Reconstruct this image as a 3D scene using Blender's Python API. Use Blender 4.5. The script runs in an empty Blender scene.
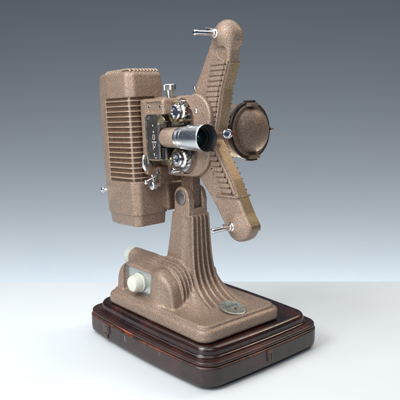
import bpy, bmesh, math, random
import numpy as np
from mathutils import Vector, Matrix
random.seed(4)
S = 0.01                                   # everything below is written in centimetres
scn = bpy.context.scene
COL = scn.collection
R = math.radians

# ------------------------------------------------------------------ materials
def new_mat(name):
    m = bpy.data.materials.new(name); m.use_nodes = True
    nt = m.node_tree; b = nt.nodes['Principled BSDF']
    return m, nt, b
def L(nt, a, b): nt.links.new(a, b)
def ramp(nt, src, stops):
    r = nt.nodes.new('ShaderNodeValToRGB'); e = r.color_ramp.elements
    while len(e) < len(stops): e.new(.5)
    for k, (p, c) in enumerate(stops):
        e[k].position = p; e[k].color = (*c, 1) if len(c) == 3 else c
    L(nt, src, r.inputs[0]); return r
def noise(nt, vec, scale, detail=2, rough=.5, dist=0):
    n = nt.nodes.new('ShaderNodeTexNoise'); n.inputs['Scale'].default_value = scale
    n.inputs['Detail'].default_value = detail; n.inputs['Roughness'].default_value = rough
    n.inputs['Distortion'].default_value = dist
    L(nt, vec, n.inputs['Vector']); return n
def mix(nt, fac, a, b, mode='MIX'):
    m = nt.nodes.new('ShaderNodeMix'); m.data_type = 'RGBA'; m.blend_type = mode
    for sock, v in ((m.inputs[0], fac), (m.inputs[6], a), (m.inputs[7], b)):
        if hasattr(v, 'is_linked'): L(nt, v, sock)
        elif isinstance(v, (int, float)): sock.default_value = v
        else: sock.default_value = (*v, 1)
    return m.outputs[2]
def math_(nt, op, a, b=0.0):
    m = nt.nodes.new('ShaderNodeMath'); m.operation = op
    for sock, v in ((m.inputs[0], a), (m.inputs[1], b)):
        if hasattr(v, 'is_linked'): L(nt, v, sock)
        else: sock.default_value = v
    return m.outputs[0]
def coords(nt):
    return nt.nodes.new('ShaderNodeTexCoord').outputs['Object']

def hammer(name, dark, mid, light, metal=.38, rough=.29, scale=620, bump=1.0, groove=None):
    m, nt, b = new_mat(name); v = coords(nt)
    n1 = noise(nt, v, scale, 2.5, .6, .6)
    n2 = noise(nt, v, scale * .34, 2, .5)
    big = noise(nt, v, 22, 3, .6)
    r = ramp(nt, n1.outputs[0], [(.34, dark), (.5, mid), (.64, light)])
    c = mix(nt, math_(nt, 'MULTIPLY', n2.outputs[0], .35), r.outputs[0], mid)
    br = ramp(nt, big.outputs[0], [(.3, (.86, .84, .83)), (.7, (1.0, 1.0, 1.0))])
    c = mix(nt, 1.0, c, br.outputs[0], 'MULTIPLY')
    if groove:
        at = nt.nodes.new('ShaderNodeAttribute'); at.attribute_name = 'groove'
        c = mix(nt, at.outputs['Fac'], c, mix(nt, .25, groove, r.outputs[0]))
    L(nt, c, b.inputs['Base Color'])
    b.inputs['Metallic'].default_value = metal
    rr = ramp(nt, n2.outputs[0], [(.3, (rough - .06,) * 3), (.7, (rough + .12,) * 3)])
    L(nt, rr.outputs[0], b.inputs['Roughness'])
    bp = nt.nodes.new('ShaderNodeBump'); bp.inputs['Strength'].default_value = bump
    bp.inputs['Distance'].default_value = .0010
    L(nt, n1.outputs[0], bp.inputs['Height']); L(nt, bp.outputs[0], b.inputs['Normal'])
    b.inputs['Coat Weight'].default_value = .12; b.inputs['Coat Roughness'].default_value = .25
    return m
M = {}
M['paint'] = hammer('hammered_tan_paint', (.215, .148, .112), (.315, .224, .17), (.41, .305, .237))
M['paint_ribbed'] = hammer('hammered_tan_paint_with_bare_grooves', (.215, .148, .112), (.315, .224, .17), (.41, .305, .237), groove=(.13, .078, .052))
M['paint_amber_lit'] = hammer('hammered_amber_lit_paint', (.15, .098, .058), (.24, .168, .102), (.33, .24, .155), .4, .32)  # warm light along the upper arm's edge, put into the paint colour
M['paint_brown'] = hammer('hammered_brown_paint', (.085, .05, .034), (.17, .105, .072), (.30, .20, .15), .3, .34)
M['paint_gold_lit'] = hammer('hammered_gold_lit_paint', (.19, .132, .074), (.255, .182, .104), (.32, .238, .146), .4, .34, 800, .3)  # golden tint puts warm light on the lower arm's edge into the colour
M['paint_dark'] = hammer('hammered_dark_brown_paint', (.11, .07, .052), (.215, .148, .11), (.32, .23, .175), .3, .32)
def plain(name, col, rough, metal=0., coat=0., nscale=0, namt=.15, bump=0.):
    m, nt, b = new_mat(name)
    b.inputs['Base Color'].default_value = (*col, 1); b.inputs['Roughness'].default_value = rough
    b.inputs['Metallic'].default_value = metal; b.inputs['Coat Weight'].default_value = coat
    b.inputs['Coat Roughness'].default_value = .08
    if nscale:
        v = coords(nt); n = noise(nt, v, nscale, 4, .6)
        r = ramp(nt, n.outputs[0], [(.3, tuple(c * (1 - namt) for c in col)), (.7, tuple(min(1, c * (1 + namt)) for c in col))])
        L(nt, r.outputs[0], b.inputs['Base Color'])
        rr = ramp(nt, n.outputs[0], [(.3, (max(.02, rough * (1 - namt)),) * 3), (.7, (min(1, rough * (1 + 2 * namt)),) * 3)])
        L(nt, rr.outputs[0], b.inputs['Roughness'])
        if bump:
            bp = nt.nodes.new('ShaderNodeBump'); bp.inputs['Strength'].default_value = bump
            bp.inputs['Distance'].default_value = .0004
            L(nt, n.outputs[0], bp.inputs['Height']); L(nt, bp.outputs[0], b.inputs['Normal'])
    return m
M['satin_brown'] = plain('satin_brown_enamel', (.165, .10, .066), .22, .25, .3, 120, .15)
M['fin'] = plain('light_tan_fin_enamel', (.40, .295, .22), .28, .2, .2, 300, .2)
M['chrome'] = plain('chrome', (.78, .78, .79), .13, 1, 0, 180, .22, .06)
M['nickel'] = plain('worn_nickel', (.62, .61, .56), .26, 1, 0, 90, .2, .1)
M['nickel_plate'] = plain('satin_nickel_plate', (.50, .53, .52), .2, .85, 0, 90, .12, .1)
M['brass'] = plain('tarnished_brass', (.36, .31, .2), .32, .9, 0, 130, .3, .15)
M['alu'] = plain('brushed_aluminium', (.66, .68, .71), .27, 1, 0, 260, .09, .04)
M['steel_dark'] = plain('dark_steel', (.09, .085, .08), .32, .7, 0, 150, .3, .1)
M['black'] = plain('black_anodised', (.016, .014, .014), .4, .2, 0, 90, .2)
M['badge_metal'] = plain('dull_green_grey_nickel', (.36, .37, .32), .36, .85, 0, 260, .18, .1)
M['ring'] = plain('dark_brown_ring_enamel', (.04, .026, .02), .35, .3, .2, 120, .3)
M['gunmetal'] = plain('gunmetal', (.22, .2, .19), .3, .9, 0, 150, .2, .1)
M['bore'] = plain('matt_black_bore', (.004, .005, .005), .6)
M['black_plate'] = plain('black_enamel_plate', (.075, .07, .062), .28, .6, .3, 90, .3)
M['white_mark'] = plain('white_paint_marks', (.5, .49, .45), .5)
M['ivory'] = plain('ivory_plastic', (.60, .60, .53), .38, 0, .2, 40, .04)
M['red'] = plain('red_plastic', (.16, .018, .012), .3, 0, .3, 60, .2)
M['screw'] = plain('screw_steel', (.5, .5, .52), .2, 1, 0, 200, .2)
M['ink'] = plain('dark_blue_ink', (.07, .09, .11), .4)
m, nt, b = new_mat('coated_lens_glass'); b.inputs['Base Color'].default_value = (.012, .035, .028, 1)
b.inputs['Roughness'].default_value = .03; b.inputs['Coat Weight'].default_value = 1; b.inputs['Coat Tint'].default_value = (.6, .8, 1, 1)
M['glass'] = m
m, nt, b = new_mat('clear_plastic'); b.inputs['Base Color'].default_value = (.80, .85, .78, 1)
b.inputs['Roughness'].default_value = .18; b.inputs['Transmission Weight'].default_value = .45; b.inputs['IOR'].default_value = 1.45
M['clear'] = m

def bakelite(name, base, red, wear=True):
    m, nt, b = new_mat(name); v = coords(nt)
    n = noise(nt, v, 18, 5, .65, 1.2); n2 = noise(nt, v, 160, 4, .7)
    r = ramp(nt, n.outputs[0], [(.38, base), (.62, red)])
    col = r.outputs[0]
    if wear is not None:
        sep = nt.nodes.new('ShaderNodeSeparateXYZ'); L(nt, v, sep.inputs[0])
        # rubbed edge just under the lid, with its own patchy outline
        dz = math_(nt, 'ABSOLUTE', math_(nt, 'SUBTRACT', sep.outputs[2], wear * S))
        near = math_(nt, 'LESS_THAN', dz, .0011)
        n3 = noise(nt, v, 45, 5, .75)
        k = ramp(nt, n3.outputs[0], [(.46, (0, 0, 0)), (.60, (1, 1, 1))])
        f = math_(nt, 'MULTIPLY', near, k.outputs[0])
        f = math_(nt, 'MULTIPLY', f, .75)
        col = mix(nt, f, col, (.16, .05, .022))
        n4 = noise(nt, v, 75, 6, .8, 2)
        k2 = ramp(nt, n4.outputs[0], [(.66, (0, 0, 0)), (.72, (1, 1, 1))])
        col = mix(nt, math_(nt, 'MULTIPLY', k2.outputs[0], .35), col, (.35, .24, .2))
    n5 = noise(nt, v, 9, 6, .75, .8); k3 = ramp(nt, n5.outputs[0], [(.42, (.62, .62, .62)), (.62, (1.35, 1.25, 1.2))])
    col = mix(nt, 1.0, col, k3.outputs[0], 'MULTIPLY')
    L(nt, col, b.inputs['Base Color'])
    return m, nt, b, n2
m, nt, b, n2 = bakelite('worn_brown_leatherette', (.025, .015, .0145), (.044, .022, .020), 1.30)
b.inputs['Roughness'].default_value = .42; b.inputs['Coat Weight'].default_value = .15; b.inputs['Coat Roughness'].default_value = .3
bp = nt.nodes.new('ShaderNodeBump'); bp.inputs['Strength'].default_value = .25; bp.inputs['Distance'].default_value = .0004
L(nt, n2.outputs[0], bp.inputs['Height']); L(nt, bp.outputs[0], b.inputs['Normal'])
M['case_low'] = m
m, nt, b, n2 = bakelite('worn_rim_bakelite', (.018, .008, .007), (.048, .015, .012), -.22)
b.inputs['Roughness'].default_value = .38; b.inputs['Coat Weight'].default_value = .12; b.inputs['Coat Roughness'].default_value = .2
M['case_rim'] = m
m, nt, b, n2 = bakelite('polished_brown_bakelite', (.011, .004, .004), (.036, .009, .007), None)
rr = ramp(nt, n2.outputs[0], [(.3, (.20,) * 3), (.7, (.42,) * 3)]); L(nt, rr.outputs[0], b.inputs['Roughness'])
b.inputs['Coat Weight'].default_value = .25; b.inputs['Coat Roughness'].default_value = .16
M['case_top'] = m
M['case_edge'] = plain('rubbed_red_brown_edge', (.13, .035, .018), .3, 0, .4, 60, .6)
M['rub'] = plain('orange_red_rubbed_patch', (.36, .055, .015), .3, 0, .4, 90, .3)
M['latch'] = plain('brown_latch_metal', (.09, .05, .038), .35, .4, .2, 150, .4, .2)
M['table'] = plain('white_table_paper', (.655, .695, .715), .42, 0, 0, 6, .012)
M['backdrop'] = plain('blue_grey_backdrop', (.0205, .0405, .090), .9, 0, 0, 4, .015)

# ------------------------------------------------------------------ frames and object helpers
TAU = R(4.0); PV = np.array([0.89, -4.3, 23.5])
CT, ST = math.cos(TAU), math.sin(TAU)
def head(P):                                # head frame (tilted about the pivot screw) -> world, cm
    d = np.asarray(P, dtype=float).reshape(-1, 3) - PV
    o = np.empty_like(d)
    o[:, 0] = d[:, 0] * CT - d[:, 2] * ST; o[:, 1] = d[:, 1]; o[:, 2] = d[:, 0] * ST + d[:, 2] * CT
    return o + PV
def world(P): return np.asarray(P, dtype=float).reshape(-1, 3)

def link(name, verts, faces, mat, parent=None, smooth=True, fr=world, angle=35):
    """verts in cm; the object's origin is put at the middle of its own shape"""
    V = fr(verts) * S
    c = (V.min(0) + V.max(0)) / 2
    me = bpy.data.meshes.new(name)
    Vl = (V - c)
    if isinstance(faces, np.ndarray) and faces.ndim == 2:
        nf, k = faces.shape
        me.vertices.add(len(Vl)); me.vertices.foreach_set('co', Vl.astype(np.float32).ravel())
        me.loops.add(nf * k); me.loops.foreach_set('vertex_index', faces.astype(np.int32).ravel())
        me.polygons.add(nf); me.polygons.foreach_set('loop_start', np.arange(0, nf * k, k, dtype=np.int32))
        me.polygons.foreach_set('loop_total', np.full(nf, k, dtype=np.int32))
        me.update(calc_edges=True); me.validate()
    else:
        me.from_pydata([tuple(v) for v in Vl], [], faces); me.update()
    me.materials.append(mat)
    if smooth:
        me.polygons.foreach_set('use_smooth', [True] * len(me.polygons))
        if angle: me.set_sharp_from_angle(angle=R(angle))
    o = bpy.data.objects.new(name, me); COL.objects.link(o)
    o['wo'] = tuple(c)
    if parent is not None:
        o.parent = parent; p = parent['wo']
        o.location = Vector(c) - Vector((p[0], p[1], p[2]))
    else: o.location = c
    return o

class MB:                                   # collects simple solids into one mesh
    def __init__(s): s.v = []; s.f = []
    def add(s, v, f):
        n = len(s.v); s.v += [tuple(x) for x in v]; s.f += [tuple(i + n for i in q) for q in f]; return s
    def box(s, a, b, bev=0.0):
        bm = bmesh.new(); bmesh.ops.create_cube(bm, size=1)
        for v in bm.verts:
            v.co = Vector([(a[i] + b[i]) / 2 + v.co[i] * (b[i] - a[i]) for i in range(3)])
        if bev: bmesh.ops.bevel(bm, geom=bm.edges[:] , offset=bev, segments=3, profile=.6, affect='EDGES')
        return s.bm(bm)
    def bm(s, bm):
        bm.verts.index_update(); s.add([v.co[:] for v in bm.verts], [[v.index for v in f.verts] for f in bm.faces]); bm.free(); return s
    def lathe(s, prof, o, ax, n=48, knurl=0, kn=24):
        """prof: (distance along axis, radius); knurl: depth of scallops where radius is flagged by a third value"""
        ax = Vector(ax).normalized(); t = Vector((0, 0, 1)) if abs(ax.z) < .9 else Vector((1, 0, 0))
        u = ax.cross(t).normalized(); w = ax.cross(u); o = Vector(o); vs = []; fs = []
        for p in prof:
            for k in range(n):
                a = 2 * math.pi * k / n; r = p[1]
                if len(p) > 2 and knurl: r *= 1 - knurl * (.5 + .5 * math.cos(a * kn))
                vs.append(o + ax * p[0] + (u * math.cos(a) + w * math.sin(a)) * r)
        for i in range(len(prof) - 1):
            for k in range(n):
                k2 = (k + 1) % n
                fs.append((i * n + k, i * n + k2, (i + 1) * n + k2, (i + 1) * n + k))
        fs.append(tuple(range(n - 1, -1, -1))); fs.append(tuple((len(prof) - 1) * n + k for k in range(n)))
        return s.add(vs, fs)
    def prism(s, pts, y0, y1, bev=0.0, axis='y'):
        """closed outline (a, b) extruded: axis y -> (x,z) outline, z -> (x,y), x -> (y,z)"""
        bm = bmesh.new()
        def P(a, b, h): return {'y': (a, h, b), 'z': (a, b, h), 'x': (h, a, b)}[axis]
        A = [bm.verts.new(P(a, b, y0)) for a, b in pts]; B = [bm.verts.new(P(a, b, y1)) for a, b in pts]
        n = len(pts); bm.faces.new(A[::-1]); bm.faces.new(B)
        for k in range(n): bm.faces.new((A[k], A[(k + 1) % n], B[(k + 1) % n], B[k]))
        bmesh.ops.recalc_face_normals(bm, faces=bm.faces)
        if bev:
            es = [e for e in bm.edges if e.verts[0] in A and e.verts[1] in A or e.verts[0] in B and e.verts[1] in B]
            bmesh.ops.bevel(bm, geom=es, offset=bev, segments=2, profile=.6, affect='EDGES')
        return s.bm(bm)
    def tube(s, pts, r, n=12):
        P = [Vector(p) for p in pts]; vs = []; fs = []
        up = Vector((0, 0, 1))
        for i, p in enumerate(P):
            d = (P[min(i + 1, len(P) - 1)] - P[max(i - 1, 0)]).normalized()
            t = up if abs(d.z) < .9 else Vector((1, 0, 0)); u = d.cross(t).normalized(); w = d.cross(u)
            rr = r[i] if isinstance(r, (list, tuple)) else r
            for k in range(n):
                a = 2 * math.pi * k / n; vs.append(p + (u * math.cos(a) + w * math.sin(a)) * rr)
        for i in range(len(P) - 1):
            for k in range(n): fs.append((i * n + k, i * n + (k + 1) % n, (i + 1) * n + (k + 1) % n, (i + 1) * n + k))
        fs.append(tuple(range(n - 1, -1, -1))); fs.append(tuple((len(P) - 1) * n + k for k in range(n)))
        return s.add(vs, fs)
    def ball(s, c, r, sc=(1, 1, 1)):
        bm = bmesh.new(); bmesh.ops.create_uvsphere(bm, u_segments=20, v_segments=14, radius=r)
        for v in bm.verts: v.co = Vector([c[i] + v.co[i] * sc[i] for i in range(3)])
        return s.bm(bm)
    def build(s, name, mat, parent=None, fr=world, smooth=True, angle=35):
        return link(name, np.array(s.v), s.f, mat, parent, smooth, fr, angle)

def empty(name, loc):
    e = bpy.data.objects.new(name, None); COL.objects.link(e)
    e.location = Vector(loc) * S; e['wo'] = tuple(Vector(loc) * S); e.empty_display_size = .02
    return e

# ------------------------------------------------------------------ implicit castings
def surf(f, lo, hi, h):
    ax = [np.arange(lo[i], hi[i] + h, h, dtype=np.float32) for i in range(3)]
    X, Y, Z = np.meshgrid(*ax, indexing='ij', sparse=True)
    V = np.broadcast_to(f(X, Y, Z), tuple(len(a) for a in ax)).astype(np.float32)
    s = V < 0; n = [d - 1 for d in V.shape]
    cnt = np.zeros(n, np.int8)
    for i in (0, 1):
        for j in (0, 1):
            for k in (0, 1): cnt += s[i:i + n[0], j:j + n[1], k:k + n[2]]
    act = (cnt > 0) & (cnt < 8); idx = np.argwhere(act); ids = np.full(n, -1, np.int64); ids[act] = np.arange(len(idx))
    acc = np.zeros((len(idx), 3)); num = np.zeros(len(idx))
    cor = {}
    for c in [(i, j, k) for i in (0, 1) for j in (0, 1) for k in (0, 1)]:
        cor[c] = V[idx[:, 0] + c[0], idx[:, 1] + c[1], idx[:, 2] + c[2]]
    for c in cor:
        for d in range(3):
            if c[d] == 0:
                e = list(c); e[d] = 1; a = cor[c]; b = cor[tuple(e)]; m_ = (a < 0) != (b < 0)
                t = np.where(m_, a / np.where(m_, a - b, 1), 0)
                for q in range(3): acc[:, q] += np.where(m_, c[q] + (t if q == d else 0), 0)
                num += m_
    P = np.array(lo) + (idx + acc / num[:, None]) * h
    quads = []
    for d in range(3):
        a = [slice(None)] * 3; b = [slice(None)] * 3; a[d] = slice(0, -1); b[d] = slice(1, None)
        sa, sb = s[tuple(a)], s[tuple(b)]; E = np.argwhere(sa != sb)
        u, w = [(1, 2), (2, 0), (0, 1)][d]
        ok = (E[:, u] > 0) & (E[:, w] > 0) & (E[:, u] < n[u]) & (E[:, w] < n[w]); E = E[ok]
        def cell(du, dw):
            q = E.copy(); q[:, u] -= du; q[:, w] -= dw; return ids[q[:, 0], q[:, 1], q[:, 2]]
        Q = np.stack([cell(1, 1), cell(0, 1), cell(0, 0), cell(1, 0)], 1)
        fl = ~sa[E[:, 0], E[:, 1], E[:, 2]]
        Q[fl] = Q[fl][:, ::-1]; quads.append(Q)
    F = np.concatenate(quads)
    ev = lambda p: np.asarray(f(p[:, 0], p[:, 1], p[:, 2]), dtype=float)
    for _ in range(2):                      # pull the vertices on to the surface
        e = h * .2; f0 = ev(P); g = np.stack([ev(P + np.eye(3)[q] * e) - ev(P - np.eye(3)[q] * e) for q in range(3)], 1) / (2 * e)
        st = (f0 / np.maximum((g ** 2).sum(1), .2))[:, None] * g
        ln = np.linalg.norm(st, axis=1, keepdims=True); P = P - st * np.minimum(1, .5 * h / np.maximum(ln, 1e-9))
    return P, F
def casting(name, f, lo, hi, h, mat, parent, fr=world, angle=0, attr=None):
    P, F = surf(f, lo, hi, h); o = link(name, P, F, mat, parent, True, fr, angle)
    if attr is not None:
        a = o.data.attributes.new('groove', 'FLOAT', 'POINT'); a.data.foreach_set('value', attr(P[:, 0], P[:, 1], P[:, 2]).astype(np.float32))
    return o
mn, mx = np.minimum, np.maximum
def rbox(X, Y, Z, c, hs, r=.3):
    qx = abs(X - c[0]) - (hs[0] - r); qy = abs(Y - c[1]) - (hs[1] - r); qz = abs(Z - c[2]) - (hs[2] - r)
    return np.sqrt(mx(qx, 0) ** 2 + mx(qy, 0) ** 2 + mx(qz, 0) ** 2) + mn(mx(qx, mx(qy, qz)), 0) - r
def rb(X, Y, Z, a, b, r=.3):
    return rbox(X, Y, Z, [(a[i] + b[i]) / 2 for i in range(3)], [(b[i] - a[i]) / 2 for i in range(3)], r)
def box2(U, W, a, b, r=.3):
    qx = abs(U - (a[0] + b[0]) / 2) - ((b[0] - a[0]) / 2 - r); qy = abs(W - (a[1] + b[1]) / 2) - ((b[1] - a[1]) / 2 - r)
    return np.sqrt(mx(qx, 0) ** 2 + mx(qy, 0) ** 2) + mn(mx(qx, qy), 0) - r
def slab(d2, T, t0, t1, r=.3):              # 2-D distance extruded between t0 and t1 with rounded rims
    a = d2 + r; b = abs(T - (t0 + t1) / 2) - ((t1 - t0) / 2 - r)
    return np.sqrt(mx(a, 0) ** 2 + mx(b, 0) ** 2) + mn(mx(a, b), 0) - r
def su(a, b, k):
    h = np.clip(.5 + .5 * (b - a) / k, 0, 1); return b + (a - b) * h - k * h * (1 - h)
def ss(a, b, k): return -su(-a, b, k)       # a minus b, softly
def poly2(U, W, pts):
    n = len(pts); d = None; inside = None
    for i in range(n):
        ax, ay = pts[i]; bx, by = pts[(i + 1) % n]; ex, ey = bx - ax, by - ay
        wx, wy = U - ax, W - ay
        t = np.clip((wx * ex + wy * ey) / (ex * ex + ey * ey), 0, 1)
        dd = (wx - ex * t) ** 2 + (wy - ey * t) ** 2
        c1 = (W >= ay) & (W < by) & (ex * wy - ey * wx > 0); c2 = (W < ay) & (W >= by) & (ex * wy - ey * wx <= 0)
        fl = c1 | c2; inside = fl if inside is None else inside ^ fl
        d = dd if d is None else mn(d, dd)
    return np.where(inside, -1, 1) * np.sqrt(d)
def capsule2(U, W, a, b, ra, rb_):
    ex, ey = b[0] - a[0], b[1] - a[1]
    t = np.clip(((U - a[0]) * ex + (W - a[1]) * ey) / (ex * ex + ey * ey), 0, 1)
    return np.sqrt((U - a[0] - ex * t) ** 2 + (W - a[1] - ey * t) ** 2) - (ra + (rb_ - ra) * t)

# ================================================================== the carrying-case base
case = empty('case_base', (0, 0, 0))
case['label'] = 'worn dark brown case base with rounded corners under the projector'
case['category'] = 'case base'
def bowed(X, Y, hx, hy, bow, r):
    yy = Y / (1 + bow / hy * mx(0, 1 - (X / hx) ** 2)); xx = (X - .1) / (1 + .35 / hx * mx(0, 1 - (Y / hy) ** 2))
    return box2(xx, yy, (-hx, -hy), (hx, hy), r)
def f_low(X, Y, Z):
    d = bowed(X, Y, 14.75, 11.75, .75, 2.4)
    return slab(d + .10 * mx(0, (1.4 - Z)), Z, .55, 3.35, .3)
def f_rim(X, Y, Z): return slab(bowed(X, Y, 14.6, 11.6, .75, 2.3), Z, 3.38, 3.95, .22)
def f_top(X, Y, Z):
    d = bowed(X, Y, 13.3, 10.55, .5, 2.2)
    a = slab(d + .12 * (Z - 4.6), Z, 3.6, 5.42, .62)
    return su(a, slab(d - .3, Z, 3.5, 4.15, .12), .25)
casting('lower_case', f_low, (-15.6, -13.2, .2), (15.8, 13.2, 3.7), .12, M['case_low'], case)
casting('rim', f_rim, (-15.6, -13.2, 3.1), (15.8, 13.2, 4.3), .11, M['case_rim'], case)
casting('raised_lid', f_top, (-14.6, -12.2, 3.2), (14.8, 12.2, 5.8), .11, M['case_top'], case)
for x, y in ((-12, -9.5), (12, -9.5), (12, 9.5), (-12, 9.5)): MB().lathe([(0, .8), (.1, .95), (.75, .95)], (x, y, 0), (0, 0, 1), 24).build('rubber_foot', M['black'], case)
# latches
la = MB().box((-8.9, -12.5, 1.7), (-7.1, -12.0, 3.2), .1).box((-8.7, -12.45, .85), (-7.6, -12.0, 1.6), .08).build('latch', M['latch'], case)
MB().box((-7.7, -12.6, 1.7), (-7.3, -12.4, 2.9), .05).build('latch_tongue', M['steel_dark'], la)
la = MB().box((14.95, -.75, 1.5), (15.42, .25, 3.2), .1).build('latch', M['latch'], case)
MB().box((15.38, -.6, 1.5), (15.5, -.36, 2.6), .04).box((15.38, -.1, 1.5), (15.5, .12, 2.6), .04).build('latch_tongue', M['steel_dark'], la)
# red rubbed patches where the lid edge has lost its finish
def streak(x0, x1, z, w, n=14):
    vs = []; fs = []
    for i in range(n + 1):
        t = i / n; x = x0 + (x1 - x0) * t; yb = -11.62 - .75 * (1 - (x / 14.6) ** 2)
        ww = w * math.sin(math.pi * (.08 + .84 * t)) * (.8 + .4 * random.random())
        for dz, dy in ((-ww, -.030), (0, -.05), (ww, -.030)): vs.append((x, yb + dy, z + dz))
    for i in range(n):
        for k in (0, 1): fs.append((i * 3 + k, i * 3 + k + 1, i * 3 + k + 4, i * 3 + k + 3))
    return vs, fs
mb = MB(); mb.add(*streak(-5.4, -.3, 3.67, .10)); mb.add(*streak(-3.6, -.9, 3.52, .05))
mb.build('rubbed_patch', M['rub'], case)
# pale scratches in the leatherette
for x, z0, z1, k in ((-2.9, 2.9, 1.9, .12), (-2.75, 2.9, 2.2, -.1), (5.4, 3.1, 2.6, .1), (-2.6, 2.5, 1.9, .1)):
    y = -11.78 - .75 * (1 - (x / 14.75) ** 2)
    MB().tube([(x, y, z0), (x + k * .4, y - .01, (z0 + z1) / 2), (x + k, y + .01, z1)], .014, 6).build('scratch', M['white_mark'], case)
MB().tube([(15.08, -5.2, 2.2), (15.12, -4.9, 2.25), (15.14, -4.5, 2.28)], .016, 6).build('scratch', M['white_mark'], case)

# ================================================================== the projector
proj = empty('film_projector', (0, -2.5, 5.42))
proj['label'] = 'vintage tan movie projector with chrome lens and two reel arms, standing on the case base'
proj['category'] = 'film projector'

# --- cast foot and column
RIB = (-4.0, -3.25, -2.5, -1.75, -1.0)
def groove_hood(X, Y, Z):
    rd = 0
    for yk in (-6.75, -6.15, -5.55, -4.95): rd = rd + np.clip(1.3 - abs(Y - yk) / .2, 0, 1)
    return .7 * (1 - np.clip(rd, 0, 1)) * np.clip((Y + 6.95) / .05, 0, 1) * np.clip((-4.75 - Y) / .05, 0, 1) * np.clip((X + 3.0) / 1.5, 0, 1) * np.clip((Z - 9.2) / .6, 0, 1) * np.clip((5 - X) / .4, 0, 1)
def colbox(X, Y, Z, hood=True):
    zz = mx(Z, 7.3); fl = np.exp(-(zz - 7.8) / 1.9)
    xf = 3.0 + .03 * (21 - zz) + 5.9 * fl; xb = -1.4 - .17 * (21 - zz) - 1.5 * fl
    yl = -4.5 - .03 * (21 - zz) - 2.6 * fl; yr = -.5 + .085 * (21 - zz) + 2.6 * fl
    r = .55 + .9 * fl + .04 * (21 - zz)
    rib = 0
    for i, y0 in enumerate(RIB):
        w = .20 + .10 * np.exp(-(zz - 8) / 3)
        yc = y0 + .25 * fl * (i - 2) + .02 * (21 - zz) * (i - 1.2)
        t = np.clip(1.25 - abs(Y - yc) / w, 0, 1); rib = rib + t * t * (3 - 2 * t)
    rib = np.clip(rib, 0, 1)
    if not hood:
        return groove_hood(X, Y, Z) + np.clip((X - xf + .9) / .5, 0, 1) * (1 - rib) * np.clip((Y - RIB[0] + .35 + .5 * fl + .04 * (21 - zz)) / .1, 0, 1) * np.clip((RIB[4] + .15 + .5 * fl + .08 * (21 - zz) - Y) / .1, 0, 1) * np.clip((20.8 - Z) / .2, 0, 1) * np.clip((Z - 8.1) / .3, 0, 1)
    mask = np.clip((X - 1.2) / .8, 0, 1) * np.clip((21.0 - Z) / .5, 0, 1) * np.clip((Z - 8.0) / .8, 0, 1)
    cx = (xf + xb) / 2; hx = (xf - xb) / 2; cy = (yl + yr) / 2; hy = (yr - yl) / 2
    qx = abs(X - cx) - (hx - r); qy = abs(Y - cy) - (hy - r)
    d = np.sqrt(mx(qx, 0) ** 2 + mx(qy, 0) ** 2) + mn(mx(qx, qy), 0) - r
    d = d - (.34 * rib - .20) * mask
    g = np.sqrt(1 + (4.5 / 1.9 * fl * np.clip((zz - 7.31) * 100, 0, 1)) ** 2 * .6)
    return d / g
def f_foot(X, Y, Z):
    c = (.45, -2.75)
    d0 = box2(X, Y, (-11.35, -10.2), (12.4, 5.6), 1.9)
    plate = slab(d0 + .05 * (Z - 5.5), Z, 5.45, 7.35, .62)
    tier = slab(box2(X, Y, (-10.7, -9.55), (11.75, 4.95), 1.6) + .25 * (Z - 7.5), Z, 6.2, 7.78, .2)
    f = su(plate, tier, .06)
    col = colbox(X, Y, Z); col = mx(col, Z - 20.95); col = mx(col, 7.0 - Z)
    head_ = mx(rb(X, Y, Z, (-1.05, -4.2, 18), (2.75, -.75, 22.0), .45), 18.5 - Z)
    f = su(f, su(col, head_, .12), .5)
    # arched motor hood on the near side
    a = -7.6 ; arch = lambda x0, x1, zt, r: box2(X, Z, (x0, 2.0), (x1, zt), r)
    step = 0
    for yk in (-6.6, -6.0, -5.4, -4.8): step = step + np.clip((Y - yk) / .12, 0, 1) * np.where(Y < yk + .55, 1, 0) * .0
    rd = 0
    for yk in (-6.75, -6.15, -5.55, -4.95):
        t = np.clip(1 - abs(Y - yk) / .22, 0, 1); rd = rd + t * t * (3 - 2 * t)
    lean = .42 * (Y + 8.0)
    X2 = X + 0.0 * Y
    hd = (mx(abs(X2 + 3.1) - 2.7, 0) ** 2.7 + (mx(Z - 7.8, 0) / (1.09 + .06 * (Y + 8))) ** 2.7) ** (1 / 2.7) - (4.42 + .06 * (Y + 8))
    hd = hd - (.36 * rd - .2) * np.clip((X + 5.0) / 3.0, 0, 1) * np.clip((Z - 8.4) / 1.2, 0, 1)
    hood = slab(hd, Y, -8.7, -4.4, .5)
    f = su(f, hood, .55)
    # smooth mound in front of the hood's right half
    md = np.sqrt(((X - .2) / 1.05) ** 2 + ((Y + 7.6) / .95) ** 2 + ((Z - 7.2) / 3.0) ** 2) - 1.85
    f = su(f, md * .8, .9)
    # barrel of the rear tilt knob
    br = np.sqrt((Y + 4.4) ** 2 + (Z - 11.9 + .05 * mx(X + 8, 0)) ** 2) - 1.5
    br = mx(br, mx(-10.9 - X, X + 1.0)); f = su(f, br, .5)
    # hood on the far side of the column
    fh = rb(X, Y, Z, (-6.0, -2.0, 6.0), (2.9, 1.75, 12.6), 1.5)
    f = su(f, fh, .6)
    # recess for the switch plate
    rec = rb(X, Y, Z, (-8.35, -11.6, 7.85), (-1.0, -8.0, 12.0), .35)
    f = ss(f, rec, .15)
    return f
foot = casting('foot_casting', f_foot, (-11.9, -10.7, 5.2), (12.9, 6.1, 22.3), .09, M['paint_ribbed'], proj, attr=lambda X, Y, Z: colbox(X, Y, Z, False))

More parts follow.
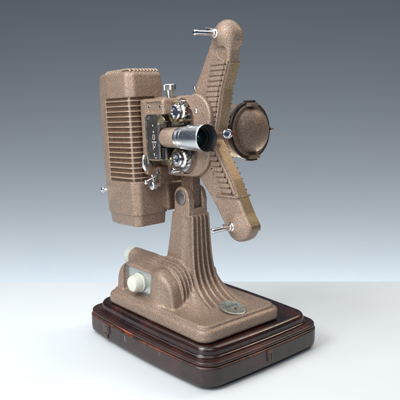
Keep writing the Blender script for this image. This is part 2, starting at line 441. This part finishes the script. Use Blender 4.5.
# switch plate + ivory speed knob + rear knob
pl = MB().box((-8.25, -8.12, 7.85), (-1.05, -7.9, 11.95), .06).build('switch_plate', M['nickel_plate'], proj)
mb = MB().lathe([(0, 1.42), (.25, 1.48), (.3, 1.38, 1), (1.45, 1.24, 1), (1.62, 1.12), (1.7, .8), (1.74, .1)], (-4.7, -8.12, 9.85), (0, -1, 0), 120, .035, 30)
mb.build('speed_knob', M['ivory'], proj)
mb = MB().lathe([(0, 1.25), (.1, 1.5, 1), (1.15, 1.5, 1), (1.3, 1.35), (1.34, .9), (1.36, .1)], (-10.9, -4.5, 11.95), (-1, 0, 0), 96, .06, 28)
mb.build('tilt_knob', M['clear'], proj)

# badge
badge = MB().lathe([(0, 1.62), (.10, 1.62), (.17, 1.5), (.15, 1.42), (.2, .1)], (0, 0, 0), (0, 0, 1), 48)
bv = []
for v in badge.v:
    x, y, z = v; y *= 1.12; x *= 1.34
    bv.append((x, y, z))
ang = R(2)
BO = Vector((9.35, -2.0, 8.12)); tilt = Matrix.Rotation(R(9), 3, 'Y')
bv = [tuple(BO + tilt @ Vector(v)) for v in bv]
bd = link('badge', np.array(bv), badge.f, M['badge_metal'], proj)
def text_mesh(body, size, ext):
    cu = bpy.data.curves.new('t', 'FONT'); cu.body = body; cu.size = size; cu.extrude = ext; cu.align_x = 'CENTER'; cu.align_y = 'CENTER'
    cu.shear = .35
    o = bpy.data.objects.new('t', cu); COL.objects.link(o)
    me = bpy.data.meshes.new_from_object(o.evaluated_get(bpy.context.evaluated_depsgraph_get()))
    vs = [v.co[:] for v in me.vertices]; fs = [tuple(p.vertices) for p in me.polygons]
    bpy.data.objects.remove(o); bpy.data.curves.remove(cu); bpy.data.meshes.remove(me)
    return vs, fs
bpy.context.view_layer.update()
tv, tf = text_mesh('Revere', .82, .012)
# reads from the front (+X) side: text right = +Y, text up = -X
tv = [tuple(BO + tilt @ Vector((-v[1] * 1.0 - .35, v[0] * .95, .205 + v[2]))) for v in tv]
link('lettering', np.array(tv), tf, M['ink'], bd, False)
dv = [(.6, -.32, .2), (.85, 0, .2), (.6, .32, .2), (.35, 0, .2)]
mb = MB(); mb.add([tuple(BO + tilt @ Vector((a, b_, c + .012 * k))) for k in (0, 1) for a, b_, c in dv],
                  [(3, 2, 1, 0), (4, 5, 6, 7), (0, 1, 5, 4), (1, 2, 6, 5), (2, 3, 7, 6), (3, 0, 4, 7)])
mb.build('emblem', M['red'], bd, smooth=False)

# fork lugs and pivot screw
def f_lug(y0, y1, cx=.89, zt=23.45, rr=1.62):
    def f(X, Y, Z):
        d = mn(np.sqrt((X - cx) ** 2 + (Z - zt) ** 2) - rr, box2(X, Z, (cx - rr, 20.5), (cx + rr + .15, zt), .1))
        return slab(d, Y, y0, y1, .22)
    return f
lug = casting('fork_lug', f_lug(-4.5, -3.3), (-1.3, -4.9, 20.2), (3.1, -2.9, 25.6), .07, M['paint'], proj)
MB().lathe([(0, 1.12), (.14, 1.12), (.2, 1.02), (.26, .2), (.27, .05)], (.89, -4.5, 23.45), (0, -1, 0), 36).build('pivot_screw', M['gunmetal'], lug)
casting('fork_lug', f_lug(-1.75, -.85), (-1.3, -2.1, 20.2), (3.1, -.5, 25.6), .08, M['paint'], proj)
MB().box((-.5, -3.35, 21.9), (2.2, -1.85, 27.2), .15).build('pivot_tang', M['paint_brown'], proj)

# --- lamp house
def oct2(X, Y, g=0.0, cf=1.0):
    d = box2(X, Y, (-12.3 + g, -9.5 + g), (-3.5 - g, -3.35 - g), .35)
    d = su2max(d, (X + 3.5 + g - (Y + 9.5 - g)) / 1.4142 + cf / 1.4142, .25)
    d = su2max(d, (-(X + 9.3) * .22 - (Y + 9.5 - g)) / 1.024, .15)
    return d
def su2max(a, b, k): return -su(-a, -b, k)
SZ0, SZ1 = 25.95, 38.35
def f_lamp(X, Y, Z):
    top = 42.15
    g = .06 * mx(0, Z - 40) + .035 * mx(0, 27 - Z)
    f = mx(slab(oct2(X, Y) + g, Z, 17.5, top, .75), 20.85 - Z)
    low = slab(oct2(X, Y) + .38 + .08 * mx(0, 21 - Z), Z, 19.1, 21.3, .15)
    f = mn(f, low)
    # louvre recess wrapping the front corner
    rec = mx(mx(SZ0 - Z, Z - SZ1), mx(-9.95 - .06 * (SZ1 - Z) * 0 - X, Y + 4.9))
    shell = -(oct2(X, Y) + .62)
    rec = mx(rec, shell)
    f = ss(f, rec, .08)
    # shadow groove under the cap on the front face
    return f
lamp = casting('lamp_house', f_lamp, (-12.8, -10, 18.8), (-3.0, -2.8, 42.7), .09, M['paint'], proj, head)
# smooth inner drum seen between the louvres
def outline(g, x0=-9.9, y1=-4.95, n=6):
    X1, Y0 = -3.5 - g, -9.5 + g; c = 1.0 - .2 * g; pts = [(x0, Y0)]
    a = (X1 - c, Y0); b = (X1, Y0 + c)
    def fil(p, q, r, k=5):               # rounded corner p-q-r
        p, q, r = Vector(p), Vector(q), Vector(r); u = (p - q).normalized() * .62; w = (r - q).normalized() * .62; o = []
        for i in range(k + 1):
            t = i / k; o.append(tuple((q + u) * (1 - t) ** 2 + q * 2 * t * (1 - t) + (q + w) * t * t))
        return o
    pts += fil(pts[0], a, b); pts += fil(a, b, (X1, y1)); pts.append((X1, y1)); return pts
o1 = outline(.36)
MB().prism(o1 + [(-4.6, -4.95), (-4.6, -6), (-9.9, -6)], SZ0 - .05, SZ1 + .05, 0, 'z').build('inner_drum', M['satin_brown'], lamp, head, True, 50)
mb = MB(); NS = 16
for i in range(NS):
    z = 37.85 - i * (37.85 - 26.5) / (NS - 1)
    o = outline(-.03); inn = outline(.8)
    mb.prism(o + inn[::-1], z - .075, z + .075, .03, 'z')
mb.build('louvre_fins', M['fin'], lamp, head, True, 40)
# vent ridges across the cap
mb = MB()
for i in range(9):
    y = -8.6 + i * .59
    x1 = -3.85 if i else -4.1
    mb.tube([(-10.4, y, 42.12), (-10.0, y, 42.3), (x1 - .6, y, 42.38), (x1 - .25, y, 42.30), (x1 - .05, y, 42.0)], .14, 10)
for i in range(7):
    x = -10.0 + i * .62
    mb.tube([(x, -9.05, 41.85), (x + .02, -8.85, 42.12), (x + .02, -8.2, 42.24)], .12, 8)
mb.build('vent_ridges', M['fin'], lamp, head)
kb = MB().lathe([(0, .16), (.5, .16), (.55, .36), (.75, .46), (1.0, .38), (1.1, .1)], (-12.2, -8.6, 24.3), (-.8, -.6, 0), 20)
kb.build('latch_knob', M['chrome'], proj, head)
# blower housing behind the lamp house
casting('blower_housing', lambda X, Y, Z: su(rb(X, Y, Z, (-8, -4.5, 21.2), (-2.2, -1.2, 27.5), .5), rb(X, Y, Z, (-8, -6.8, 25.5), (-1, -1.5, 28.2), .4), .3),
        (-8.5, -7.2, 20.8), (-.6, -.8, 28.6), .12, M['paint_brown'], proj, head)

# --- gear housing: gate block + D-shaped cover with a pocket
def f_body(X, Y, Z):
    dsh = mx(box2(X, Z, (-3.4, 26.7), (8.15, 38.25), .3), -20)
    rc = 4.0
    q1 = np.sqrt(mx(X - (8.15 - rc), 0) ** 2 + mx(abs(Z - 32.48) - (5.78 - rc), 0) ** 2) - rc
    dsh = mx(dsh, q1)
    f = slab(dsh, Y, -5.0, -1.6, .4)
    boss = np.sqrt((X - 5.9) ** 2 + (Z - 35.2) ** 2) - 3.15
    f = su(f, slab(boss, Y, -5.45, -2, .35), .2)
    blk = slab(box2(X, Z, (-3.45, 26.9), (2.3, 38.0), .6), Y, -7.95, -1.6, .55)
    f = su(f, blk, .3)
    # pocket for the film path, open towards the front
    pk = box2(X, Z, (-2.0, 27.1), (5.55, 37.75), 2.9)
    pk = mx(pk, 2.3 - X)
    f = ss(f, mx(pk, Y + 3.8), .1)
    f = ss(f, mx(box2(X, Z, (-6.0, 28.0), (5, 35.7), .6), mx(mx(Y + 5.0, .95 - X), -20)), .12)
    # screw panel recess on the block, gate recess, cut-away lower corner
    f = ss(f, rb(X, Y, Z, (-1.75, -9, 36.05), (1.75, -7.65, 37.5), .2), .1)
    f = ss(f, rb(X, Y, Z, (.7, -9, 27.5), (3.0, -6.2, 34.9), .15), .12)
    f = ss(f, rb(X, Y, Z, (-2.3, -9, 25.0), (3.2, -5.1, 29.1), .3), .25)
    return f
body = casting('gear_housing', f_body, (-4.0, -8.4, 26.3), (9.5, -1.2, 38.7), .085, M['paint'], proj, head)
def screw(x, y, z, r, par, mat='screw', d=(0, -1, 0)):
    MB().lathe([(0, r), (.08, r), (.16, r * .75), (.2, r * .1)], (x, y, z), d, 20).build('screw', M[mat], par, head)
screw(-1.3, -7.65, 36.8, .27, body); screw(1.3, -7.65, 36.8, .27, body)
def contour(g, n=10):
    x1, z0, z1, r_ = 5.5 - g, 27.15 + g, 37.7 - g, 2.9 - g; o = [(1.6, z0)]
    o += [(x1 - r_ + r_ * math.sin(R(90 * i / n)), z0 + r_ - r_ * math.cos(R(90 * i / n))) for i in range(n + 1)]
    o += [(x1 - r_ + r_ * math.cos(R(90 * i / n)), z1 - r_ + r_ * math.sin(R(90 * i / n))) for i in range(n + 1)]
    return o + [(1.6, z1)]
MB().prism(contour(0) + contour(1.15)[::-1], -4.75, -3.75, .12).build('pocket_rim', M['satin_brown'], body, head)
screw(6.2, -5.44, 36.0, .36, body, 'chrome')

# index plate with white marks
ip = MB().box((-1.55, -8.12, 29.4), (.62, -7.92, 35.75), .05).build('index_plate', M['black_plate'], proj, head)
mb = MB()
for (x, z, w, h) in ((-1.15, 34.2, .2, .22), (-1.05, 33.3, .2, .26), (-.98, 31.15, .2, .2), (-1.1, 30.1, .2, .3)):
    mb.box((x + .95 - w / 2, -8.15, z - h / 2), (x + .95 + w / 2, -8.11, z + h / 2))
for (x0, z0, x1, z1) in ((-1.3, 32.2, -.8, 32.28), (-1.3, 32.85, -.8, 32.92), (-1.3, 32.2, -1.22, 32.92), (-.88, 32.2, -.8, 32.92), (-1.5, 31.8, -.5, 31.92), (-1.3, 30.75, -1.22, 31.7), (-.85, 31.3, -.78, 31.75)):
    mb.box((x0 + .95, -8.15, z0), (x1 + .95, -8.11, z1))
mb.build('markings', M['white_mark'], ip, head, False)
MB().lathe([(0, .22), (.1, .22), (.15, .05)], (-1.15, -8.12, 35.3), (0, -1, 0), 16).build('rivet', M['chrome'], ip, head)
MB().lathe([(0, .22), (.1, .22), (.15, .05)], (.2, -8.12, 29.75), (0, -1, 0), 16).build('rivet', M['chrome'], ip, head)
# polished guide rail left of the plate
MB().box((-1.95, -8.15, 28.6), (-1.65, -7.9, 35.6), .08).build('guide_rail', M['nickel'], proj, head)

# --- lens gate frame, mount and barrel  (axis along +X)
LY, LZ = -7.1, 32.45
g = MB()
g.prism([(-8.3, 29.6), (-8.08, 29.6), (-8.08, 34.2), (-7.7, 34.65), (-5.6, 34.65), (-5.6, 34.9), (-7.8, 34.9), (-8.3, 34.3)], .95, 1.35, .03, 'x')
g.build('gate_frame', M['alu'], proj, head)
MB().box((.95, -7.9, 29.4), (1.7, -5.2, 31.0), .1).build('aperture_box', M['black'], proj, head)
MB().box((.72, -8.0, 29.3), (.94, -5.0, 34.7), .05).build('aperture_plate', M['nickel'], proj, head)
MB().box((1.72, -7.7, 29.3), (1.9, -7.4, 31.0), .03).build('aperture_post', M['nickel'], proj, head)
mt = MB().lathe([(.9, .9), (1.5, .9), (1.55, 1.38), (2.2, 1.42), (4.5, 1.46), (4.6, 1.4)], (.0, LY, LZ), (1, 0, 0), 64).build('lens_mount', M['paint'], proj, head, True, 40)
OX = .12
bar = [(4.4, 1.25), (4.45, 1.46), (4.8, 1.5), (4.84, 1.43), (4.92, 1.43), (4.96, 1.52), (5.1, 1.53), (5.14, 1.46), (5.22, 1.46), (5.26, 1.55), (5.9, 1.6), (5.93, 1.56), (6.0, 1.56), (6.03, 1.63), (6.6, 1.68), (7.8, 1.76), (9.5, 1.86), (9.85, 1.86), (9.93, 1.82), (9.93, 1.72), (9.7, 1.62), (6.2, 1.15)]
LR = MB(); LR.lathe(bar[:-3], (OX, LY, LZ), (1, 0, 0), 96); LR.f = LR.f[:-1]
lens = LR.build('lens_barrel', M['alu'], proj, head, True, 30)
inn = MB(); inn.lathe([(9.9, 1.81), (9.94, 1.77), (9.7, 1.70), (9.5, 1.58), (9.1, 1.50), (9.05, 1.38), (8.6, 1.38), (8.55, 1.26), (8.0, 1.22), (7.4, 1.12), (6.9, 1.1)], (OX, LY, LZ), (1, 0, 0), 72); inn.f = inn.f[:-2]
inn.build('lens_bore', M['bore'], lens, head, True, 30)
gl = [(8.1 + .35 * (1 - (i / 8) ** 2), 1.12 * i / 8 + .001) for i in range(8, -1, -1)]
MB().lathe(gl, (0, LY, LZ), (1, 0, 0), 48).build('lens_glass', M['glass'], lens, head)

# --- film path: sprockets, rollers, guides
def cresc(cx, cz, r0, r1, a0, a1, n=24):
    o = [(cx + r1 * math.cos(R(a0 + (a1 - a0) * i / n)), cz + r1 * math.sin(R(a0 + (a1 - a0) * i / n))) for i in range(n + 1)]
    i_ = [(cx + r0 * math.cos(R(a0 + (a1 - a0) * i / n)), cz + r0 * math.sin(R(a0 + (a1 - a0) * i / n))) for i in range(n + 1)]
    return o + i_[::-1]
MB().prism(cresc(1.35, 34.75, 2.0, 3.15, -45, 100), -4.9, -3.8, .06).build('film_guide_plate', M['nickel_plate'], proj, head)
MB().prism(cresc(1.35, 30.3, 2.0, 3.15, -75, 50), -4.9, -3.8, .06).build('film_guide_plate', M['nickel_plate'], proj, head)
def sprocket(x, z, y0, y1, r, par=proj):
    L_ = abs(y1 - y0)
    sp = MB().lathe([(0, r * .8), (.25, r * .8), (.3, r * 1.12), (.5, r * 1.12), (.55, r * .7), (L_ * .55, r * .7), (L_ * .58, r * 1.05), (L_ * .72, r * 1.1), (L_ * .76, r * .86), (L_ - .2, r * .95), (L_, r * .8), (L_ + .03, r * .5), (L_ - .15, r * .42), (L_ - .2, .02)], (x, y0, z), (0, -1, 0), 40)
    o = sp.build('sprocket', M['chrome'], par, head, True, 30)
    mb = MB()
    for k in range(14):
        a = 2 * math.pi * k / 14
        mb.ball((x + math.cos(a) * r * 1.12, y0 - .4, z + math.sin(a) * r * 1.12), .08)
        mb.ball((x + math.cos(a) * r * 1.08, y0 - L_ * .65, z + math.sin(a) * r * 1.08), .08)
    mb.build('teeth', M['chrome'], o, head)
    return o
sprocket(3.5, 35.95, -3.7, -7.15, 1.15)
sprocket(3.25, 29.4, -3.7, -7.0, 1.1)
def roller(x, z, y0, y1, r, mat='chrome', name='film_roller'):
    L_ = abs(y1 - y0)
    return MB().lathe([(0, r), (.1, r * 1.05), (.35, r * 1.05), (.4, r * .75), (L_ * .6, r * .75), (L_ * .65, r * 1.05), (L_ - .08, r * 1.05), (L_, r * .9), (L_ + .02, r * .3), (L_ + .1, r * .25), (L_ + .12, .02)], (x, y0, z), (0, -1, 0), 28).build(name, M[mat], proj, head, True, 30)
roller(1.45, 29.1, -4, -6.9, .62, 'brass'); roller(2.0, 27.7, -4, -6.8, .42)
roller(4.35, 30.4, -3.7, -5.6, .5, 'steel_dark'); roller(4.0, 34.6, -3.7, -5.8, .42, 'steel_dark'); roller(2.9, 37.3, -4.4, -6.6, .24, 'brass'); roller(3.9, 37.35, -4.4, -6.2, .26)
roller(3.7, 33.9, -3.7, -5.2, .35)
# curved brass-coloured shoe round the upper sprocket, and the loop guard of the lower one
MB().prism(cresc(3.5, 35.95, 1.32, 1.65, 185, 310), -6.9, -4.6, .04).build('film_shoe', M['brass'], proj, head)
MB().prism(cresc(3.25, 29.4, 1.28, 1.5, 100, 200), -6.7, -4.6, .04).build('film_shoe', M['brass'], proj, head)
MB().prism([(.75, 34.4), (2.0, 34.4), (2.4, 34.9), (2.2, 35.3), (1.5, 35.8), (.75, 35.6)], -8.1, -7.85, .04).build('gate_cover', M['brass'], proj, head)
MB().prism([(1.5, 33.95), (4.2, 34.2), (4.3, 34.6), (3.2, 35.0), (1.6, 34.5)], -6.1, -5.9, .04).build('gate_arm', M['nickel'], proj, head)
MB().tube([(3.6, -5.9, 34.5), (4.3, -5.8, 34.9), (4.5, -5.7, 35.6)], .12, 10).build('spring_clip', M['chrome'], proj, head)
# levers at the lower left of the gate
MB().tube([(-2.6, -8.2, 29.9), (-2.55, -8.35, 29.3), (-2.5, -8.3, 28.2), (-2.5, -8.1, 27.7)], [.22, .34, .36, .2], 14).build('clutch_lever', M['chrome'], proj, head)
MB().tube([(-2.2, -7.4, 29.0), (-1.6, -7.5, 28.4), (-1.2, -7.5, 29.3)], .14, 10).build('spring_clip', M['steel_dark'], proj, head)
lv = MB().tube([(-3.0, -7.7, 25.9), (-2.2, -7.9, 26.3), (-1.0, -7.7, 26.8)], [.2, .2, .14], 12)
lv.ball((-3.1, -7.75, 25.85), .42, (1, .8, 1)).build('framing_lever', M['chrome'], proj, head)
kn = MB().lathe([(0, .3), (.8, .3), (.85, .62, 1), (1.5, .66, 1), (1.6, .5), (1.62, .1)], (-1.35, -6.6, 25.5), (0, -1, 0), 48, .08, 16)
kn.build('framing_knob', M['chrome'], proj, head)
MB().tube([(-1.3, -7.4, 26.0), (-.7, -7.4, 27.3), (-.6, -7.3, 28.0)], [.28, .24, .1], 12).ball((-.6, -7.4, 27.3), .33).build('shutter_lever', M['steel_dark'], proj, head)
MB().tube([(-1.7, -7.2, 25.9), (-2.0, -7.3, 27.0)], [.2, .3], 12).build('shutter_lever', M['nickel'], proj, head)

# thumb screws on top of the housing
MB().lathe([(0, .42), (.3, .42), (.32, .5), (1.1, .62), (1.15, .95, 1), (1.85, .98, 1), (1.95, .85), (1.97, .1)], (.9, -5.6, 37.95), (0, 0, 1), 72, .05, 30).build('thumb_screw', M['nickel'], proj, head)
MB().lathe([(0, .22), (.9, .22), (.95, .42), (1.25, .42), (1.3, .1)], (5.0, -4.2, 38.1), (0, 0, 1), 24).build('thumb_screw', M['chrome'], proj, head)

# --- reel arms
UP = [(3.6, 36.2), (4.5, 38.4), (8.85, 45.2), (9.3, 45.9), (12.3, 46.0), (12.45, 44.9), (11.85, 42.1), (10.4, 38.7), (9.75, 36.0), (8.95, 33.0), (6, 32)]
LO = [(4.6, 33.0), (7.6, 32.6), (8.9, 30.7), (11.45, 26.6), (12.6, 24.3), (13.7, 22.1), (14.4, 21.0)] + [(12.4 + 2.3 * math.cos(R(a)), 20.6 + 2.2 * math.sin(R(a))) for a in range(0, -166, -11)] + [(9.4, 21.2), (7.7, 23.7), (4.7, 27.2)]
def f_up(X, Y, Z):
    d = poly2(X, Z, UP)
    f = slab(d - .12, Y, -4.4, -2.4, .4)
    # thicker ledge that carries the ribs
    led = mx(slab(poly2(X, Z, UP), Y, -4.56, -2.25, .15), Z - 42.35); led = mx(led, 8.6 - X + (Z - 42) * .38)
    f = mn(f, led)
    tip = np.sqrt(((X - 11.0) / 1.03) ** 2 + ((Z - 45.75) / 1.02) ** 2 + ((Y + 3.45) / .92) ** 2) - 1.92
    tip = mx(tip, -5.35 - Y)
    f = su(f, tip, .9)
    hx = np.sqrt((X - 10.7) ** 2 + (Z - 43.6) ** 2) - .9
    f = ss(f, mx(hx, abs(Y + 4.5) - .14) , .12) 
    return f
def f_lo(X, Y, Z):
    d = poly2(X, Z, LO)
    f = slab(d - .12, Y, -4.4, -2.4, .4)
    led = mx(slab(poly2(X, Z, LO), Y, -4.56, -2.25, .15), 24.75 - Z + .0 * X); led = mx(led, 6.6 - X + (32 - Z) * .42)
    f = mn(f, led)
    tip = np.sqrt((X - 12.3) ** 2 + (Z - 20.4) ** 2 + ((Y + 3.4) / .85) ** 2) - 1.8
    tip = mx(tip, -4.8 - Y)
    f = su(f, tip, .8)
    return f
arm_u = casting('reel_arm', f_up, (2.9, -5.8, 31.4), (13.5, -1.3, 48.2), .09, M['paint'], proj, head)
arm_l = casting('reel_arm', f_lo, (3.8, -5.6, 17.6), (15.6, -1.0, 34.2), .09, M['paint'], proj, head)
def interp(z, pts):
    pts = sorted(pts, key=lambda p: p[1])
    for (x0, z0), (x1, z1) in zip(pts, pts[1:]):
        if z0 <= z <= z1: return x0 + (x1 - x0) * (z - z0) / (z1 - z0)
    return pts[0][0] if z < pts[0][1] else pts[-1][0]
EU = [(8.95, 33.0), (9.75, 36.0), (10.4, 38.7), (11.85, 42.1), (12.45, 44.9)]; EL = [(14.4, 21.0), (13.7, 22.1), (12.6, 24.3), (11.45, 26.6), (8.9, 30.7), (7.6, 32.6)]
mb = MB(); mk = MB()
z = 42.2
while z > 33.9:
    xr = interp(z, EU); xl = max(8.75 - (42.2 - z) * .36, 6.3)
    mb.box((xl, -4.74, z - .25), (xr - .36, -4.5, z + .25), .06)
    mb.box((xr - 3, -4.4, z - .10), (xr - .1, -2.02, z + .10), .04); mb.box((xr - 3, -2.45, z - .13), (xr + .10, -2.14, z + .13), .05)
    mk.box((xr - .40, -4.76, z - .38), (xr - .28, -4.50, z - .2))
    z -= .68
mb.build('ribs', M['paint'], arm_u, head); mk.build('rib_notches', M['steel_dark'], arm_u, head, False)
mb = MB(); mk = MB(); z = 30.9
while z > 24.8:
    xr = interp(z, EL); xl = min(7.0 + max(0, (31.0 - z)) * .42, xr - 1.6)
    mb.box((xl, -4.74, z - .265), (xr - .40, -4.5, z + .265), .06)
    mb.box((xr - 3, -4.4, z - .10), (xr - .1, -2.02, z + .10), .04); mb.box((xr - 3, -2.45, z - .13), (xr + .10, -2.14, z + .13), .05)
    mk.box((xr - .46, -4.76, z - .40), (xr - .32, -4.50, z - .2))
    z -= .72
MB().prism([(8.6, 24.3), (12.85, 24.3), (12.75, 24.53), (8.5, 24.53)], -4.74, -2.0, .03).build('rib_ledge', M['paint'], arm_l, head)
mb.build('ribs', M['paint'], arm_l, head); mk.build('rib_notches', M['steel_dark'], arm_l, head, False)
# edge bands (the arms' front edges)
def band(E, z0, z1, off, w0, w1, mat, par, n=60):
    mb = MB(); vs = []; fs = []
    for i in range(n + 1):
        z = z0 + (z1 - z0) * i / n; x = interp(z, E)
        for (dx, y) in ((-.25, w0), (off, w0), (off, w1), (-.25, w1)): vs.append((x + dx, y, z))
    for i in range(n):
        for k in range(4): fs.append((i * 4 + k, i * 4 + (k + 1) % 4, (i + 1) * 4 + (k + 1) % 4, (i + 1) * 4 + k))
    fs.append((0, 1, 2, 3)); fs.append(tuple(n * 4 + k for k in (3, 2, 1, 0)))
    mb.add(vs, fs); bm = bmesh.new(); me = bpy.data.meshes.new('x'); me.from_pydata(mb.v, [], mb.f); bm.from_mesh(me); bmesh.ops.recalc_face_normals(bm, faces=bm.faces)
    bpy.data.meshes.remove(me)
    m2 = MB().bm(bm); return m2.build('edge_band', mat, par, head, True, 40)
band([(14.2, 19.2), (14.62, 20.0), (14.68, 20.5), (14.4, 21.0), (13.7, 22.1), (12.6, 24.3), (11.45, 26.6), (8.9, 30.7), (7.6, 32.6)], 19.8, 31.9, .2, -4.12, -2.45, M['paint_gold_lit'], arm_l)
band(EU, 33.2, 42.1, .2, -4.12, -2.45, M['paint_amber_lit'], arm_u)
def spindle(x, z, y0, par, tipy):
    Ln = y0 - tipy
    sp = MB().lathe([(0, .62), (.18, .62), (.25, .5), (.5, .46), (.55, .34), (Ln - .5, .30), (Ln - .45, .36), (Ln - .12, .34), (Ln, .2), (Ln + .02, .02)], (x, y0, z), (0, -1, 0), 32)
    o = sp.build('spindle', M['chrome'], par, head, True, 30)
    MB().box((x - .1, y0 - 1.7, z + .1), (x + .12, y0 - .45, z + .62), .07).build('spindle_key', M['chrome'], par, head)
spindle(10.35, 45.95, -5.1, arm_u, -8.8)
spindle(11.55, 20.3, -4.7, arm_l, -8.3)

# --- motor on the far side
MYc, MZc = 4.75, 32.7
mo = MB().lathe([(-6, 3.6), (-5.6, 3.9), (1.6, 3.95), (3.6, 4.0), (3.7, 4.1), (4.5, 4.1)], (1.5, MYc, MZc), (1, 0, 0), 96).build('motor_housing', M['paint_dark'], proj, head, True, 30)
MB().lathe([(0, 4.2), (.06, 4.28), (.5, 4.28), (.6, 4.15), (.62, 3.9)], (6.0, MYc, MZc), (1, 0, 0), 96).build('motor_ring', M['ring'], mo, head, True, 30)
dome = [(0, 3.75), (.2, 3.8), (.35, 3.7), (.36, 3.25)] + [(.36 + 1.7 * math.sin(R(a)), 3.25 * math.cos(R(a)) + .001) for a in range(6, 91, 6)]
MB().lathe(dome, (6.45, MYc, MZc), (1, 0, 0), 96).build('motor_cap', M['paint_dark'], mo, head, True, 30)
for s in (1, -1):
    MB().box((5.9, MYc - .65, MZc + s * 4.2 - .24), (7.2, MYc + .65, MZc + s * 4.2 + .24), .1).build('cap_clip', M['ring'], mo, head)
for s in (1, -1):
    a = [(6.85, MYc + t * .8, MZc + s * math.sqrt(max(0, 4.0 ** 2 - (t * .8) ** 2))) for t in (-2.2, -1.5, -.8)]
    MB().prism([(MYc - .9, MZc + s * 3.55), (MYc + .9, MZc + s * 3.55), (MYc + .7, MZc + s * 4.1), (MYc - .7, MZc + s * 4.1)], 6.6, 7.6, .05, 'x').build('clip_bracket', M['paint_dark'], mo, head)
MB().tube([(6.9, MYc + 3.9, MZc), (6.95, MYc + 4.45, MZc)], [.22, .18], 12).build('screw', M['latch'], mo, head)
# lamp switch knob with red collar between arm and motor
rc = MB().lathe([(0, .6), (.4, .6), (1.3, .3), (1.4, .25)], (8.9, -2.3, 32.7), (1, -.2, 0), 32).build('collar', M['red'], proj, head)
rc2 = MB().lathe([(0, .25), (.4, .25), (.45, .55, 1), (.8, .66, 1), (1.2, .66, 1), (1.3, .55), (1.34, .36), (1.15, .32), (1.1, .02)], (10.5, -4.2, 32.85), (.9, -.43, 0), 64, .07, 18)
rc2.build('focus_knob', M['chrome'], proj, head, True, 30)

# ================================================================== table, backdrop
TH = R(41.5); dh = Vector((-math.cos(TH), math.sin(TH), 0)); rv = Vector((math.sin(TH), math.cos(TH), 0))
cam_p = Vector((72.98, -64.54, 42.0))
def rect_mesh(name, o, u, v, w, mat, bev=0):
    """box spanned by o, u, v, w (cm)"""
    bm = bmesh.new(); bmesh.ops.create_cube(bm, size=1)
    for q in bm.verts: q.co = o + u * (q.co.x + .5) + v * (q.co.y + .5) + w * (q.co.z + .5)
    if bev: bmesh.ops.bevel(bm, geom=bm.edges[:], offset=bev, segments=4, profile=.5, affect='EDGES')
    bmesh.ops.recalc_face_normals(bm, faces=bm.faces)
    mb = MB().bm(bm); return mb.build(name, mat)
g0 = Vector((cam_p.x, cam_p.y, 0))
tb = rect_mesh('table', g0 - rv * 220 - dh * 70 + Vector((0, 0, -4)), rv * 440, dh * (70 + 126.5), Vector((0, 0, 4)), M['table'], 1.6)
tb['kind'] = 'structure'
BD = 300
bk = rect_mesh('backdrop', g0 - rv * 330 + dh * BD + Vector((0, 0, -150)), rv * 660, dh * 1.0, Vector((0, 0, 420)), M['backdrop'])
bk['kind'] = 'structure'

# ================================================================== lights
def area(name, loc, tgt, sx, sy, power, col=(1, 1, 1), spread=180):
    li = bpy.data.lights.new(name, 'AREA'); li.shape = 'RECTANGLE'; li.size = sx * S; li.size_y = sy * S
    li.energy = power; li.color = col; li.spread = R(spread)
    o = bpy.data.objects.new(name, li); COL.objects.link(o); o.location = Vector(loc) * S
    d = Vector(tgt) - Vector(loc); o.rotation_euler = d.to_track_quat('-Z', 'Y').to_euler(); return o
key = area('key_softbox', g0 - rv * 75 + dh * 35 + Vector((0, 0, 120)), (0, -3, 22), 70, 90, 9.0, (1, .99, .97), 120)
top = area('overhead_softbox', Vector((0, 0, 165)) + dh * 62, Vector((0, 0, 0)) + dh * 46, 320, 130, 16, (.95, .98, 1), 115)
fill = area('fill_softbox', g0 + rv * 12 + dh * 0 + Vector((0, 0, 105)), (0, 0, 24), 55, 55, 5.0, (.96, .98, 1))
warm = area('warm_rim_lamp', Vector((0, 0, 95)) + rv * 85 + dh * 35, (8, 0, 30), 30, 30, 3.6, (1, .76, .48))
bl = area('added_gradient_lamp', g0 + dh * (BD - 47) + Vector((0, 0, -108)), g0 + dh * BD + Vector((0, 0, -40)), 520, 14, 600, (1, .765, .46))  # unseen lamp added so the plain backdrop grades from pale to dark
strip = area('side_strip_light', g0 - rv * 62 + dh * 22 + Vector((0, 0, 52)), (-3, -5, 30), 32, 90, 5.0, (1, .99, .97))
w = bpy.data.worlds.new('World'); scn.world = w; w.use_nodes = True
w.node_tree.nodes['Background'].inputs[0].default_value = (.42, .56, .88, 1)
w.node_tree.nodes['Background'].inputs[1].default_value = .11

# ================================================================== camera
cd = bpy.data.cameras.new('camera'); cam = bpy.data.objects.new('camera', cd); COL.objects.link(cam)
cd.sensor_width = 36; cd.lens = 650 / 400 * 36; cd.clip_start = .01; cd.clip_end = 50
P = R(11.4); F = dh * math.cos(P) - Vector((0, 0, 1)) * math.sin(P)
cam.location = cam_p * S; cam.rotation_euler = F.to_track_quat('-Z', 'Y').to_euler()
cd.dof.use_dof = True; cd.dof.focus_distance = .90; cd.dof.aperture_fstop = 15
scn.camera = cam
for o in list(bpy.data.objects):
    if 'wo' in o: del o['wo']
scn.view_settings.view_transform = 'Standard'; scn.view_settings.look = 'None'; scn.view_settings.gamma = 1
scn.view_settings.exposure = 0
scn.render.engine = 'CYCLES'
scn.render.resolution_x = 1024; scn.render.resolution_y = 1024
